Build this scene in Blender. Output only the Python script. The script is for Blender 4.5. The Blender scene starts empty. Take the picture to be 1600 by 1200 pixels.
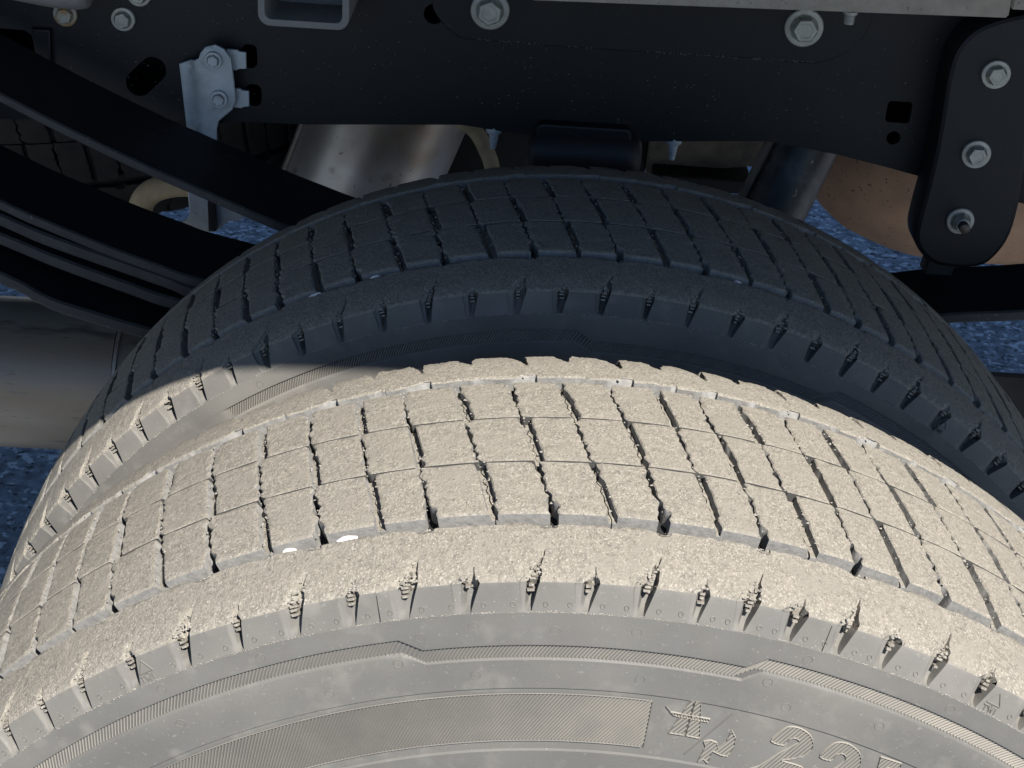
import bpy, bmesh, math, random
from mathutils import Vector, Matrix
from math import sin, cos, pi, radians, degrees, atan2, hypot
rnd = random.Random(7)
S = bpy.context.scene
COL = S.collection

# ------------------------------------------------------------------ camera
cam = bpy.data.cameras.new("camera")
cam.sensor_width = 36.0
cam.lens = 2477.859 / 1600 * 36
cam.clip_start = 0.02
cam.clip_end = 2000
camo = bpy.data.objects.new("camera", cam)
COL.objects.link(camo)
camo.matrix_world = Matrix(((0.997929484, -0.0643149493, -0.000576136642, -0.0445),
                            (0.030133950, 0.475443338, -0.879230105, -0.64781),
                            (0.0568215648, 0.877392283, 0.476396989, 0.78335),
                            (0, 0, 0, 1)))
S.camera = camo

# ------------------------------------------------------------------ sky, sun, exposure
SUN = Vector((0.37, -0.667, 1.0)).normalized()
elev = math.asin(SUN.z)
w = bpy.data.worlds.new("World")
S.world = w
w.use_nodes = True
nt = w.node_tree
sky = nt.nodes.new("ShaderNodeTexSky")
sky.sky_type = 'NISHITA'
sky.sun_disc = False
sky.ozone_density = 7.0
sky.dust_density = 0.3
sky.sun_elevation = elev
sky.sun_rotation = atan2(SUN.x, SUN.y)
bg = nt.nodes["Background"]
nt.links.new(sky.outputs[0], bg.inputs[0])
bg.inputs[1].default_value = 0.060
sl = bpy.data.lights.new("sun", 'SUN')
sl.energy = 4.9
sl.angle = radians(0.53)
sl.color = (1.0, 0.96, 0.90)
so = bpy.data.objects.new("sun", sl)
COL.objects.link(so)
so.rotation_euler = (-SUN).to_track_quat('-Z', 'Y').to_euler()
so.location = SUN * 30
S.view_settings.view_transform = 'Standard'
S.view_settings.look = 'None'
S.view_settings.exposure = 1.17
S.view_settings.gamma = 1
S.cycles.max_bounces = 8
S.cycles.diffuse_bounces = 5

# ------------------------------------------------------------------ materials
def mat(name, col, rough=0.7, metal=0.0, col2=None, scale=60, mix=(0.4, 0.65), bump=0.0, bscale=400,
        spots=None, bump2=0.0, b2scale=90, spec=None, stretch=None, detail=6, fleck=None):
    m = bpy.data.materials.new(name)
    m.use_nodes = True
    n = m.node_tree.nodes
    L = m.node_tree.links
    b = n["Principled BSDF"]
    b.inputs["Roughness"].default_value = rough
    b.inputs["Metallic"].default_value = metal
    if spec is not None:
        b.inputs["Specular IOR Level"].default_value = spec
    tc = n.new("ShaderNodeTexCoord")
    oi = n.new("ShaderNodeObjectInfo")
    add = n.new("ShaderNodeVectorMath"); add.operation = 'MULTIPLY_ADD'
    add.inputs[1].default_value = (7.3, 5.1, 9.7)
    L.new(oi.outputs["Random"], add.inputs[0])
    L.new(tc.outputs["Object"], add.inputs[2])
    src = add.outputs[0]
    if stretch:
        mp = n.new("ShaderNodeVectorMath"); mp.operation = 'MULTIPLY'
        mp.inputs[1].default_value = stretch
        L.new(src, mp.inputs[0]); src = mp.outputs[0]
    def noise(sc, det=6, r=0.6):
        t = n.new("ShaderNodeTexNoise")
        t.inputs["Scale"].default_value = sc
        t.inputs["Detail"].default_value = det
        t.inputs["Roughness"].default_value = r
        L.new(src, t.inputs["Vector"])
        return t
    def ramp(f, a, c):
        r = n.new("ShaderNodeMapRange")
        r.inputs[1].default_value = a; r.inputs[2].default_value = c
        L.new(f, r.inputs[0])
        return r.outputs[0]
    def mixc(f, a, c):
        x = n.new("ShaderNodeMix"); x.data_type = 'RGBA'
        L.new(f, x.inputs[0])
        for s, v in ((6, a), (7, c)):
            if isinstance(v, tuple): x.inputs[s].default_value = (*v, 1)
            else: L.new(v, x.inputs[s])
        return x.outputs[2]
    c = col
    if col2:
        c = mixc(ramp(noise(scale, detail).outputs[0], *mix), col, col2)
    if spots:
        for (sc, a, d, cc) in spots:
            c = mixc(ramp(noise(sc, 3, 0.5).outputs[0], a, d), c, cc)
    if fleck:
        sc, th, cc = fleck
        v = n.new("ShaderNodeTexVoronoi"); v.inputs["Scale"].default_value = sc
        L.new(src, v.inputs["Vector"])
        c = mixc(ramp(v.outputs["Distance"], th, th * 0.6), c, cc)
    if isinstance(c, tuple): b.inputs["Base Color"].default_value = (*c, 1)
    else: L.new(c, b.inputs["Base Color"])
    prev = None
    for st, sc in ((bump, bscale), (bump2, b2scale)):
        if st:
            bp = n.new("ShaderNodeBump")
            bp.inputs["Strength"].default_value = 1.0
            bp.inputs["Distance"].default_value = st
            L.new(noise(sc, 4, 0.65).outputs[0], bp.inputs["Height"])
            if prev: L.new(prev, bp.inputs["Normal"])
            prev = bp.outputs[0]
    if prev: L.new(prev, b.inputs["Normal"])
    return m

M_TREAD = mat("dusty tread rubber", (0.240, 0.217, 0.180), 0.95, 0, (0.164, 0.150, 0.127), 420, (0.36, 0.64), 0.00065, 800,
              [(1100, 0.54, 0.66, (0.31, 0.285, 0.245)), (1500, 0.62, 0.72, (0.075, 0.07, 0.062)), (60, 0.5, 0.72, (0.212, 0.194, 0.164)), (640, 0.62, 0.74, (0.11, 0.10, 0.088))],
              0.0004, 260, spec=0.12, stretch=(1, 0.7, 1), fleck=(230, 0.075, (0.40, 0.38, 0.34)))
M_CUT = mat("grey groove wall rubber", (0.225, 0.218, 0.204), 0.85, 0, (0.165, 0.161, 0.152), 320, (0.4, 0.65), 0.0003, 600,
            [(700, 0.62, 0.72, (0.2, 0.185, 0.16))], spec=0.2)
M_SIDE = mat("weathered sidewall rubber", (0.134, 0.126, 0.112), 0.7, 0, (0.102, 0.097, 0.088), 13, (0.34, 0.68), 0.00008, 700,
             [(1500, 0.69, 0.77, (0.25, 0.24, 0.215)), (9, 0.55, 0.75, (0.166, 0.155, 0.136)), (75, 0.56, 0.78, (0.160, 0.150, 0.132)), (48, 0.58, 0.8, (0.122, 0.118, 0.110)), (420, 0.66, 0.74, (0.165, 0.156, 0.140))], spec=0.28,
             fleck=(260, 0.06, (0.30, 0.29, 0.26)))
M_RIDGE = mat("dusty ribbed rubber", (0.25, 0.228, 0.192), 0.85, 0, (0.205, 0.190, 0.165), 60, (0.35, 0.65), spec=0.2)
M_CRUMB = mat("dusty rubber crumbs", (0.27, 0.248, 0.212), 0.95, 0, (0.19, 0.175, 0.15), 200, spec=0.1)
M_SIPE = mat("shade darkened sipe rubber", (0.06, 0.058, 0.054), 0.9, spec=0.15)  # shade of the narrow cut painted onto its near-facing walls
M_FLOOR = mat("clean dark rubber between ribs", (0.09, 0.086, 0.08), 0.8, 0, (0.105, 0.10, 0.092), 40, spec=0.25)
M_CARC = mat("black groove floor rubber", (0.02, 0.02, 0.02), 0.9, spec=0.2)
M_BLACK = mat("black chassis paint", (0.0032, 0.0040, 0.0052), 0.52, 0, (0.0052, 0.0060, 0.0072), 25, (0.35, 0.7), 0.00008, 900,
              [(700, 0.70, 0.76, (0.03, 0.031, 0.033)), (10, 0.56, 0.8, (0.0085, 0.0085, 0.0085)), (160, 0.68, 0.76, (0.016, 0.0155, 0.015))], spec=0.30)
M_BLACK2 = mat("scuffed black spring paint", (0.0045, 0.0053, 0.0066), 0.62, 0, (0.009, 0.0095, 0.010), 30, (0.4, 0.7), 0.0001, 500,
               [(300, 0.69, 0.77, (0.09, 0.08, 0.068)), (40, 0.66, 0.78, (0.04, 0.026, 0.016))], spec=0.45)
M_EDGE = mat("sky lightened spring leaf edge", (0.026, 0.0265, 0.0275), 0.65, 0, (0.014, 0.0142, 0.015), 50, (0.35, 0.7), 0.0001, 400,
             [(260, 0.66, 0.76, (0.12, 0.105, 0.085))], spec=0.4)  # paler than the leaf top: sky light on the outboard edge painted in
M_ZINC = mat("dull zinc plating", (0.36, 0.355, 0.32), 0.5, 0.45, (0.25, 0.245, 0.22), 120, (0.35, 0.7), 0.0001, 500,
             [(200, 0.6, 0.75, (0.30, 0.26, 0.18))])
M_GALV = mat("galvanised sheet", (0.40, 0.42, 0.43), 0.55, 0.25, (0.30, 0.315, 0.32), 70, (0.35, 0.7), 0.00008, 300,
             [(130, 0.62, 0.74, (0.22, 0.215, 0.2))])
M_RUSTBOLT = mat("rust stained bolt", (0.34, 0.33, 0.28), 0.6, 0.3, (0.30, 0.17, 0.07), 60, (0.42, 0.58), 0.0001, 400)
M_DARKNUT = mat("dark stud steel", (0.07, 0.065, 0.06), 0.5, 0.5, (0.10, 0.07, 0.05), 120)
M_BEIGE = mat("dusty galvanised angle", (0.33, 0.29, 0.235), 0.8, 0.1, (0.25, 0.22, 0.18), 90, (0.35, 0.7), 0.0002, 300,
              [(320, 0.66, 0.74, (0.15, 0.13, 0.11))])
M_TUBE = mat("dusty grey tube steel", (0.20, 0.19, 0.18), 0.7, 0.2, (0.15, 0.145, 0.14), 60, (0.35, 0.7), 0.0001, 300)
M_ALU = mat("road grimed aluminised steel", (0.30, 0.27, 0.23), 0.45, 0.35, (0.18, 0.155, 0.125), 12, (0.3, 0.75), 0.0001, 300,
            [(170, 0.66, 0.72, (0.09, 0.07, 0.055)), (7, 0.5, 0.72, (0.21, 0.155, 0.105)), (60, 0.6, 0.72, (0.12, 0.10, 0.08))], stretch=(0.3, 1, 1.8))
M_SILVER = mat("bare silver housing", (0.55, 0.53, 0.51), 0.38, 0.55, (0.40, 0.35, 0.30), 14, (0.35, 0.75), 0.0001, 200,
               [(120, 0.70, 0.76, (0.1, 0.08, 0.06)), (9, 0.47, 0.66, (0.27, 0.20, 0.145)), (45, 0.58, 0.72, (0.30, 0.26, 0.22))])
M_RUST = mat("rust brown muffler steel", (0.43, 0.255, 0.155), 0.75, 0.1, (0.30, 0.18, 0.115), 24, (0.35, 0.7), 0.0002, 260,
             [(240, 0.64, 0.72, (0.12, 0.07, 0.05)), (9, 0.5, 0.75, (0.50, 0.33, 0.19))])
M_SHOCK = mat("worn shock absorber tube", (0.012, 0.0125, 0.014), 0.45, 0.0, (0.07, 0.064, 0.06), 60, (0.5, 0.75), 0.0001, 300,
              [(160, 0.66, 0.74, (0.28, 0.25, 0.21))], spec=0.6)
M_TAN = mat("tan dusted hose", (0.42, 0.32, 0.19), 0.8, 0, (0.28, 0.21, 0.13), 70, (0.35, 0.7), 0.0002, 300)
M_BROWN = mat("grimy brown crossmember", (0.20, 0.165, 0.125), 0.85, 0, (0.05, 0.044, 0.038), 25, (0.35, 0.7), 0.0003, 200)
M_RUBBER = mat("black rubber", (0.009, 0.009, 0.010), 0.55, spec=0.4, bump=0.0002, bscale=200)
M_STONE = mat("white chip", (0.75, 0.74, 0.72), 0.6)
M_BODY = mat("white body paint", (0.72, 0.72, 0.70), 0.4)
M_UNDER = mat("black underbody", (0.012, 0.012, 0.012), 0.8)
M_ASPH = mat("asphalt", (0.25, 0.285, 0.33), 0.9, 0, (0.11, 0.128, 0.15), 45, (0.38, 0.62), 0.006, 45,
             [(70, 0.55, 0.63, (0.50, 0.54, 0.59)), (80, 0.58, 0.66, (0.025, 0.027, 0.03))], 0.004, 110)
M_SPARE = mat("dark spare tire rubber", (0.035, 0.032, 0.028), 0.85, 0, (0.022, 0.021, 0.02), 60, (0.4, 0.65), 0.0003, 300, spec=0.3)

# ------------------------------------------------------------------ helpers
def link(o, parent=None):
    COL.objects.link(o)
    if parent is not None: o.parent = parent
    return o

def mesh_obj(name, verts, faces, mats, parent=None, mi=None, smooth=True, ang=40, loc=None):
    me = bpy.data.meshes.new(name)
    me.from_pydata([tuple(v) for v in verts], [], faces)
    for m in (mats if isinstance(mats, (list, tuple)) else [mats]): me.materials.append(m)
    if mi: me.polygons.foreach_set("material_index", mi)
    if smooth:
        me.polygons.foreach_set("use_smooth", [True] * len(me.polygons))
        me.set_sharp_from_angle(angle=radians(ang))
    me.update()
    o = bpy.data.objects.new(name, me)
    if loc: o.location = loc
    return link(o, parent)

def bm_obj(name, bm, m, parent=None, smooth=True, ang=35):
    bmesh.ops.recalc_face_normals(bm, faces=bm.faces[:])
    me = bpy.data.meshes.new(name)
    bm.to_mesh(me); bm.free()
    for x in (m if isinstance(m, (list, tuple)) else [m]): me.materials.append(x)
    if smooth:
        me.polygons.foreach_set("use_smooth", [True] * len(me.polygons))
        me.set_sharp_from_angle(angle=radians(ang))
    return link(bpy.data.objects.new(name, me), parent)

def thing(name, label, cat, loc=(0, 0, 0), group=None):
    o = bpy.data.objects.new(name, None)
    o.empty_display_size = 0.05
    o.location = loc
    link(o)
    return tag(o, label, cat, group)

def tag(o, label, cat, group=None):
    o["label"] = label; o["category"] = cat
    if group: o["group"] = group
    return o

def put(o, parent):
    """parent o (built in world coordinates) to an empty without moving it"""
    o.parent = parent
    o.location = Vector(o.location) - Vector(parent.location)
    return o

def smoothstep(a, b, x):
    t = max(0.0, min(1.0, (x - a) / (b - a)))
    return t * t * (3 - 2 * t)

def lerp(a, b, t): return a + (b - a) * t

def interp(x, xs, ys):
    if x <= xs[0]: return ys[0]
    for i in range(1, len(xs)):
        if x <= xs[i]:
            return lerp(ys[i - 1], ys[i], (x - xs[i - 1]) / (xs[i] - xs[i - 1]))
    return ys[-1]

def smooth_poly(pts, n=4):
    out = []
    N = len(pts)
    for i in range(N):
        p0, p1, p2, p3 = (Vector(pts[(i + k - 1) % N]) for k in range(4))
        for j in range(n):
            t = j / n
            v = 0.5 * ((2 * p1) + (-p0 + p2) * t + (2 * p0 - 5 * p1 + 4 * p2 - p3) * t * t + (-p0 + 3 * p1 - 3 * p2 + p3) * t ** 3)
            out.append((v.x, v.y))
    return out

# value noise, for wear
_nv = {}
def vnoise(x, y, seed=0):
    xi, yi = math.floor(x), math.floor(y)
    def g(i, j):
        h = (i * 374761393 + j * 668265263 + seed * 1442695041) & 0xffffffff
        h = ((h ^ (h >> 13)) * 1274126177) & 0xffffffff
        return ((h ^ (h >> 16)) & 0xffff) / 32767.5 - 1
    fx, fy = x - xi, y - yi
    fx = fx * fx * (3 - 2 * fx); fy = fy * fy * (3 - 2 * fy)
    return lerp(lerp(g(xi, yi), g(xi + 1, yi), fx), lerp(g(xi, yi + 1), g(xi + 1, yi + 1), fx), fy)

# ================================================================== TYRES
R = 0.405
TA, TB, TW = 0.0607, 0.0205, 0.102        # groove, thin sipe and shoulder edge positions across the tread
SLANT = -0.20
GROUND = -0.397
def prof(y):
    ay = abs(y)
    r = 0.4055 - 0.75 * ay * ay
    if ay > 0.085: r -= 5.9 * (ay - 0.085) ** 2
    return r
SWR = [0.205, 0.222, 0.250, 0.280, 0.313, 0.320, 0.344, 0.3667, 0.383, 0.3955]
SWY = [0.086, 0.094, 0.100, 0.1105, 0.112, 0.1115, 0.1093, 0.1082, 0.1065, 0.102]
def side_y(r): return -interp(r, SWR, SWY)

def zz(y, seed=0):
    p = y / 0.0078 + 0.13 * seed
    t = abs((p % 1.0) - 0.5) * 4 - 1
    return 0.0007 * t + 0.0003 * vnoise(y * 260, seed, 5)

_blocks = {}
NOMW = radians(3.6) * R
def block_mesh(row, par, var):
    """row 0 = outboard row; par 0: open line on the left (hole lines), par 1: slot lines on the left"""
    key = (row, par, var)
    if key in _blocks: return _blocks[key]
    y0, y1 = [(-TA, -TB - 0.0005), (-TB + 0.0006, TB - 0.0005), (TB + 0.0006, TA)][row]
    yc = (y0 + y1) / 2
    def kind(line):     # line 0 = hole line, 1 = slot line
        return 'sipe' if (row + line) % 2 == 0 else 'slot'
    seed = row * 31 + par * 7 + var * 13
    ny = 21
    ce = 0.0008 if row == 0 else 0.0003
    ysamp = [(y0, -0.009), (y0, -ce * 0.75), (y0 + ce, 0.0)]
    for i in range(1, ny): ysamp.append((lerp(y0 + 0.0008, y1 - 0.0004, i / ny), 0.0))
    ysamp += [(y1 - 0.0004, 0.0), (y1, -0.0005), (y1, -0.009)]
    def hole(line, y):
        if line != 0: return 0.0
        if row == 0: return 1 - smoothstep(y0 + 0.004, y0 + 0.013, y)
        if row == 2: return smoothstep(y1 - 0.007, y1 - 0.004, y)
        return 0.0
    def side(line, y, sgn):
        """offset of the block edge from the line centre (sgn +1: block to the right of the line)"""
        k = kind(line)
        h = hole(line, y)
        endc = 1 - min(1, min(y - y0, y1 - y) / 0.004)
        chipd = 0.0016 * endc * max(0, vnoise(seed * 3.7 + (1 if y > yc else 9), sgn * 2.3, 40))
        rag = chipd + max(0.0, vnoise(y * 420, seed + sgn * 3, 11)) * 0.0009 + max(0, vnoise(y * 150, seed + sgn * 5, 12) - 0.2) * 0.0020
        if k == 'sipe':
            e = zz(y, line * 3 + row) + sgn * (0.00035 + rag)
            e += h * (0.0019 if sgn > 0 else -0.0014)
            return e, e, -0.004
        z = zz(y, line * 3 + row) + 0.0014
        if sgn > 0:
            wv = 0.0037 + 0.0008 * vnoise(seed * 1.7, 3.1, 41)
            if var == 1: wv = lerp(z + 0.0008, wv, smoothstep(0.30, 0.36, (y1 - y) / (y1 - y0)))
            if var == 3: wv = lerp(z + 0.0008, wv, smoothstep(0.20, 0.26, (y - y0) / (y1 - y0)))
            return max(wv, z + 0.0008) + rag * 0.5, z + 0.0003, -0.0042
        return -0.0011 - rag * 0.4, z - 0.0003, -0.0042
    verts, faces, mi = [], [], []
    cols = 15
    for (y, hc) in ysamp:
        base = SLANT * (y - yc)
        eL, zL, hsL = side(par, y, +1)
        eR, zR, hsR = side(1 - par, y, -1)
        l0 = -NOMW / 2 + base; r0 = NOMW / 2 + base
        chL = 0.0006; chR = 0.0006
        row_ = [(l0 + zL, -0.009), (l0 + zL, hsL), (l0 + eL, hsL), (l0 + eL, -0.0005), (l0 + eL + chL, 0)]
        a, b_ = l0 + eL + chL, r0 + eR - chR
        for t in (0.1, 0.3, 0.5, 0.7, 0.9): row_.append((lerp(a, b_, t), 0))
        rmp = 0.0010 if kind(1 - par) == 'slot' else 0.0
        row_ += [(r0 + eR - chR, 0), (r0 + eR, -0.0005), (r0 + eR + rmp, hsR), (r0 + zR, hsR), (r0 + zR, -0.009)]
        for (s, h) in row_:
            if h == 0:
                h = 0.00028 * vnoise(s * 190 + var * 9, y * 170, seed) + 0.00015 * vnoise(s * 600, y * 500, seed + 1)
            h = min(h, hc) if hc < 0 else h
            r = prof(y) + h
            th = s / R
            verts.append((r * sin(th), y, r * cos(th)))
    n = len(ysamp)
    for j in range(n - 1):
        for i in range(cols - 1):
            a = j * cols + i
            f = (a, a + 1, a + cols + 1, a + cols)
            p = [verts[k] for k in f]
            nrm = (Vector(p[1]) - Vector(p[0])).cross(Vector(p[3]) - Vector(p[0]))
            if nrm.length < 1e-13:
                nrm = (Vector(p[2]) - Vector(p[1])).cross(Vector(p[3]) - Vector(p[2]))
            if nrm.length < 1e-13: continue
            faces.append(f)
            hh = min(hypot(q[0], q[2]) - prof(q[1]) for q in p)
            ledge = i in (1, 12) and 1 < j < n - 2
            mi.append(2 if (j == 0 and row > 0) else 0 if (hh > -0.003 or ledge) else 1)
    me = bpy.data.meshes.new("tread_block")
    me.from_pydata(verts, [], faces)
    me.materials.append(M_TREAD); me.materials.append(M_CUT); me.materials.append(M_SIPE)
    me.polygons.foreach_set("material_index", mi)
    me.polygons.foreach_set("use_smooth", [True] * len(me.polygons))
    me.set_sharp_from_angle(angle=radians(38))
    _blocks[key] = me
    return me

def lathe(name, pts, m, parent, loc, n=240, sharp=30):
    """pts: (r, y) outline, revolved about the wheel axis"""
    verts, faces = [], []
    k = len(pts)
    for i in range(n):
        t = 2 * pi * i / n
        for r, y in pts: verts.append((r * sin(t), y, r * cos(t)))
    for i in range(n):
        for j in range(k - 1):
            a = i * k + j; b_ = ((i + 1) % n) * k + j
            faces.append((a, a + 1, b_ + 1, b_))
    return mesh_obj(name, verts, faces, m, parent, ang=sharp, loc=loc)

def build_shoulder(parent, loc, lines, mirror, fine=True, seed=0):
    """lines: [(angle, long?)] of every half pitch round the tyre; the notched shoulder rib with its side lugs"""
    st = [(-TA - 0.0068, prof(-TA) - 0.0085), (-TA - 0.0070, prof(-TA - 0.0070) - 0.0007), (-TA - 0.0078, prof(-TA - 0.0078))]
    for y in (0.0705, 0.0735, 0.0765, 0.0795, 0.0825, 0.0855, 0.0885, 0.0915, 0.0945, 0.0972, 0.0995): st.append((-y, prof(y)))
    st += [(-0.1011, prof(0.1011) + 0.0001), (-0.1021, 0.3951), (-0.1026, 0.3938), (-0.1034, 0.3915), (-0.1042, 0.3892), (-0.1050, 0.3868), (-0.1058, 0.3845), (-0.1064, 0.3829), (-0.1050, 0.3822)]
    K = len(st)
    edge = 15           # index of the shoulder edge
    nor, arc = [], [0]
    for i in range(K):
        a = st[max(0, i - 1)]; b_ = st[min(K - 1, i + 1)]
        dy, dr = b_[0] - a[0], b_[1] - a[1]
        l = hypot(dy, dr)
        nor.append((dr / l, -dy / l))
        if i: arc.append(arc[-1] + hypot(st[i][0] - st[i - 1][0], st[i][1] - st[i - 1][1]))
    ae = arc[edge]
    verts, faces, mi = [], [], []
    ncol = 0
    rr = random.Random(seed)
    N = len(lines)
    bars = []
    for li in range(N):
        th0, long_ = lines[li]
        thp = lines[li - 1][0] - (360 if li == 0 else 0)
        thn = lines[(li + 1) % N][0] + (360 if li == N - 1 else 0)
        wl = radians(th0 - thp) * R / 2; wr = radians(thn - th0) * R / 2
        wob = rr.uniform(0.68, 1.3); dep = rr.uniform(0.65, 1.2)
        js = rr.uniform(0, 100)
        colspec = []
        U = [-1.0, -0.72, -0.44, -0.2]
        n_in = 5
        cells = []
        for k in range(K):
            d = ae - arc[k]          # >0 up on the rib, <0 down on the side face
            jag = vnoise(arc[k] * 700, js, 3) * 0.0006
            if d >= 0:
                f = smoothstep(0.0, (0.016 if long_ else 0.011) if mirror else 0.014 if long_ else 0.005, d)
                left = lerp(-0.0056, -0.0013, f) * wob; right = lerp(0.0042, 0.0013, f) * wob
                reach = (0.020 if long_ else 0.013) if mirror else 0.0195 if long_ else 0.0068
                dm = lerp(0.0085, 0.0036, smoothstep(0, 0.016 if mirror else 0.010, d)) * (1 - smoothstep(reach * 0.55, reach, d)) * dep
                lean = min(d, 0.02) * (0.30 if long_ else 0.2)
                jag *= 2.2 if d > 0.003 else 0.8
            else:
                g = min(1, -d / 0.0125)
                left = lerp(-0.0056, -0.0042, g) * wob; right = lerp(0.0042, 0.0008, g) * wob
                dm = lerp(0.0085, 0.0040, g) * (1 - smoothstep(0.86, 0.97, g)) * dep
                lean = d * 0.05
                jag *= 0.15
            if k < 3 or k >= K - 1: dm = 0
            left += lean + jag; right += lean + jag * 0.6
            row_ = []
            for u in U: row_.append((lerp(left - 0.0004, -wl, -u) if u > -1 else -wl, 0))
            row_.append((left - 0.0003, 0))
            row_.append((left + 0.0002, -0.16 * dm))
            for q in range(1, n_in):
                t = q / n_in
                row_.append((lerp(left + 0.0002, right - 0.0003, t * 0.82 + (0.12 if t > 0.5 else 0)), -dm * (0.18 + 0.25 * t if t < 0.5 else 0.95)))
            row_.append((right - 0.0002, -dm))
            row_.append((right + 0.0003, 0))
            for u in (0.2, 0.42, 0.58, 0.65, 0.72, 0.79, 0.86, 0.93): row_.append((lerp(right + 0.0004, wr, u), 0))
            cells.append(row_)
            if fine and not mirror and dm > 0.0006 and -0.0045 < d < reach if d >= 0 else False: pass
        nc = len(cells[0])
        for i in range(nc):
            for k in range(K):
                s, h = cells[k][i]
                y, r = st[k]
                ny, nr = nor[k]
                if k == 0: h = 0
                if k in (1, 2):      # stepped groove edge: wider notch at each hole line
                    if long_:        # bitten out beside the hole of the open line, and stepped up to it
                        y -= 0.0031 * smoothstep(0.0005, 0.0070, s) * (1 - smoothstep(0.0112, 0.0121, s))
                        y += 0.0010 * smoothstep(-0.0127, -0.010, s) * (1 - smoothstep(-0.006, 0.0005, s))
                    else:
                        y -= 0.0012 * smoothstep(0.0072, 0.0080, s) * (1 - smoothstep(0.0098, 0.0106, s))
                    y += 0.0007 * vnoise(s * 420, js, 8)
                if 2 < k < edge and h == 0:
                    h = 0.00022 * vnoise(s * 170 + js, y * 170, 21) + 0.00014 * vnoise(s * 520 + js, y * 520, 22)
                if k == edge or k == edge - 1: h += 0.00025 * vnoise(s * 330 + js, 1, 23) - 0.0003 * max(0, vnoise(s * 900 + js, 2, 24))
                if not (-wl < s < wr): h = 0 if k != 2 else h
                th = radians(th0) + s / R
                yy, r2 = y + h * ny, r + h * nr
                verts.append((r2 * sin(th), yy, r2 * cos(th)))
        ncol += nc
        # rubber rungs in the notch
        if fine:
            step = 0.0021
            for q in range(rr.choice((4, 5, 6, 7)) if long_ else rr.choice((2, 3, 3))):
                if rr.random() < 0.12: continue
                d = -0.0038 + q * step
                fr = smoothstep(0.0, 0.012, d)
                lean = (min(d, 0.02) * (0.30 if long_ else 0.2)) if d > 0 else d * 0.05
                s = lerp(0.0002, 0.0001, fr) + lean
                bars.append((radians(th0), s, d, lerp(0.0017, 0.0008, fr) * rr.uniform(0.6, 1.2), 0.00062, rr.uniform(-0.0003, 0.0003), smoothstep(0, 0.012, d)))
    for i in range(ncol):
        for k in range(K - 1):
            a = i * K + k; b_ = ((i + 1) % ncol) * K + k
            faces.append((a, a + 1, b_ + 1, b_))
            mi.append(1 if k == 0 else (2 if k >= edge else 0))
    for (t0, s, d, hw, hv, ds, fr) in bars:
        a = ae - d
        y = interp(a, arc, [p[0] for p in st]); r = interp(a, arc, [p[1] for p in st])
        ny = interp(a, arc, [p[0] for p in nor]); nr = interp(a, arc, [p[1] for p in nor])
        ty, tr = -nr, ny
        b0 = len(verts)
        for hh in (-0.005, -0.0013 + 0.0007 * fr):
            for (du, dv) in ((-1, -1), (1, -1), (1, 1), (-1, 1)):
                k = 1.0 if hh < -0.004 else 0.8
                ss = s + ds + du * hw * k
                yy = y + hh * ny + ty * dv * hv * k; r2 = r + hh * nr + tr * dv * hv * k
                th = t0 + ss / R
                verts.append((r2 * sin(th), yy, r2 * cos(th)))
        for f in ((4, 5, 6, 7), (0, 1, 5, 4), (1, 2, 6, 5), (2, 3, 7, 6), (3, 0, 4, 7)):
            faces.append(tuple(b0 + q for q in f)); mi.append(0)
    if mirror:
        verts = [(x, -y, z) for x, y, z in verts]
        faces = [tuple(reversed(f)) for f in faces]
    return mesh_obj("shoulder_rib", verts, faces, [M_TREAD, M_CUT, M_SIDE], parent, mi, ang=42, loc=loc)

def band_r(deg, band):
    return interp(deg, [b[0] for b in band], [b[1] for b in band])

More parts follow.
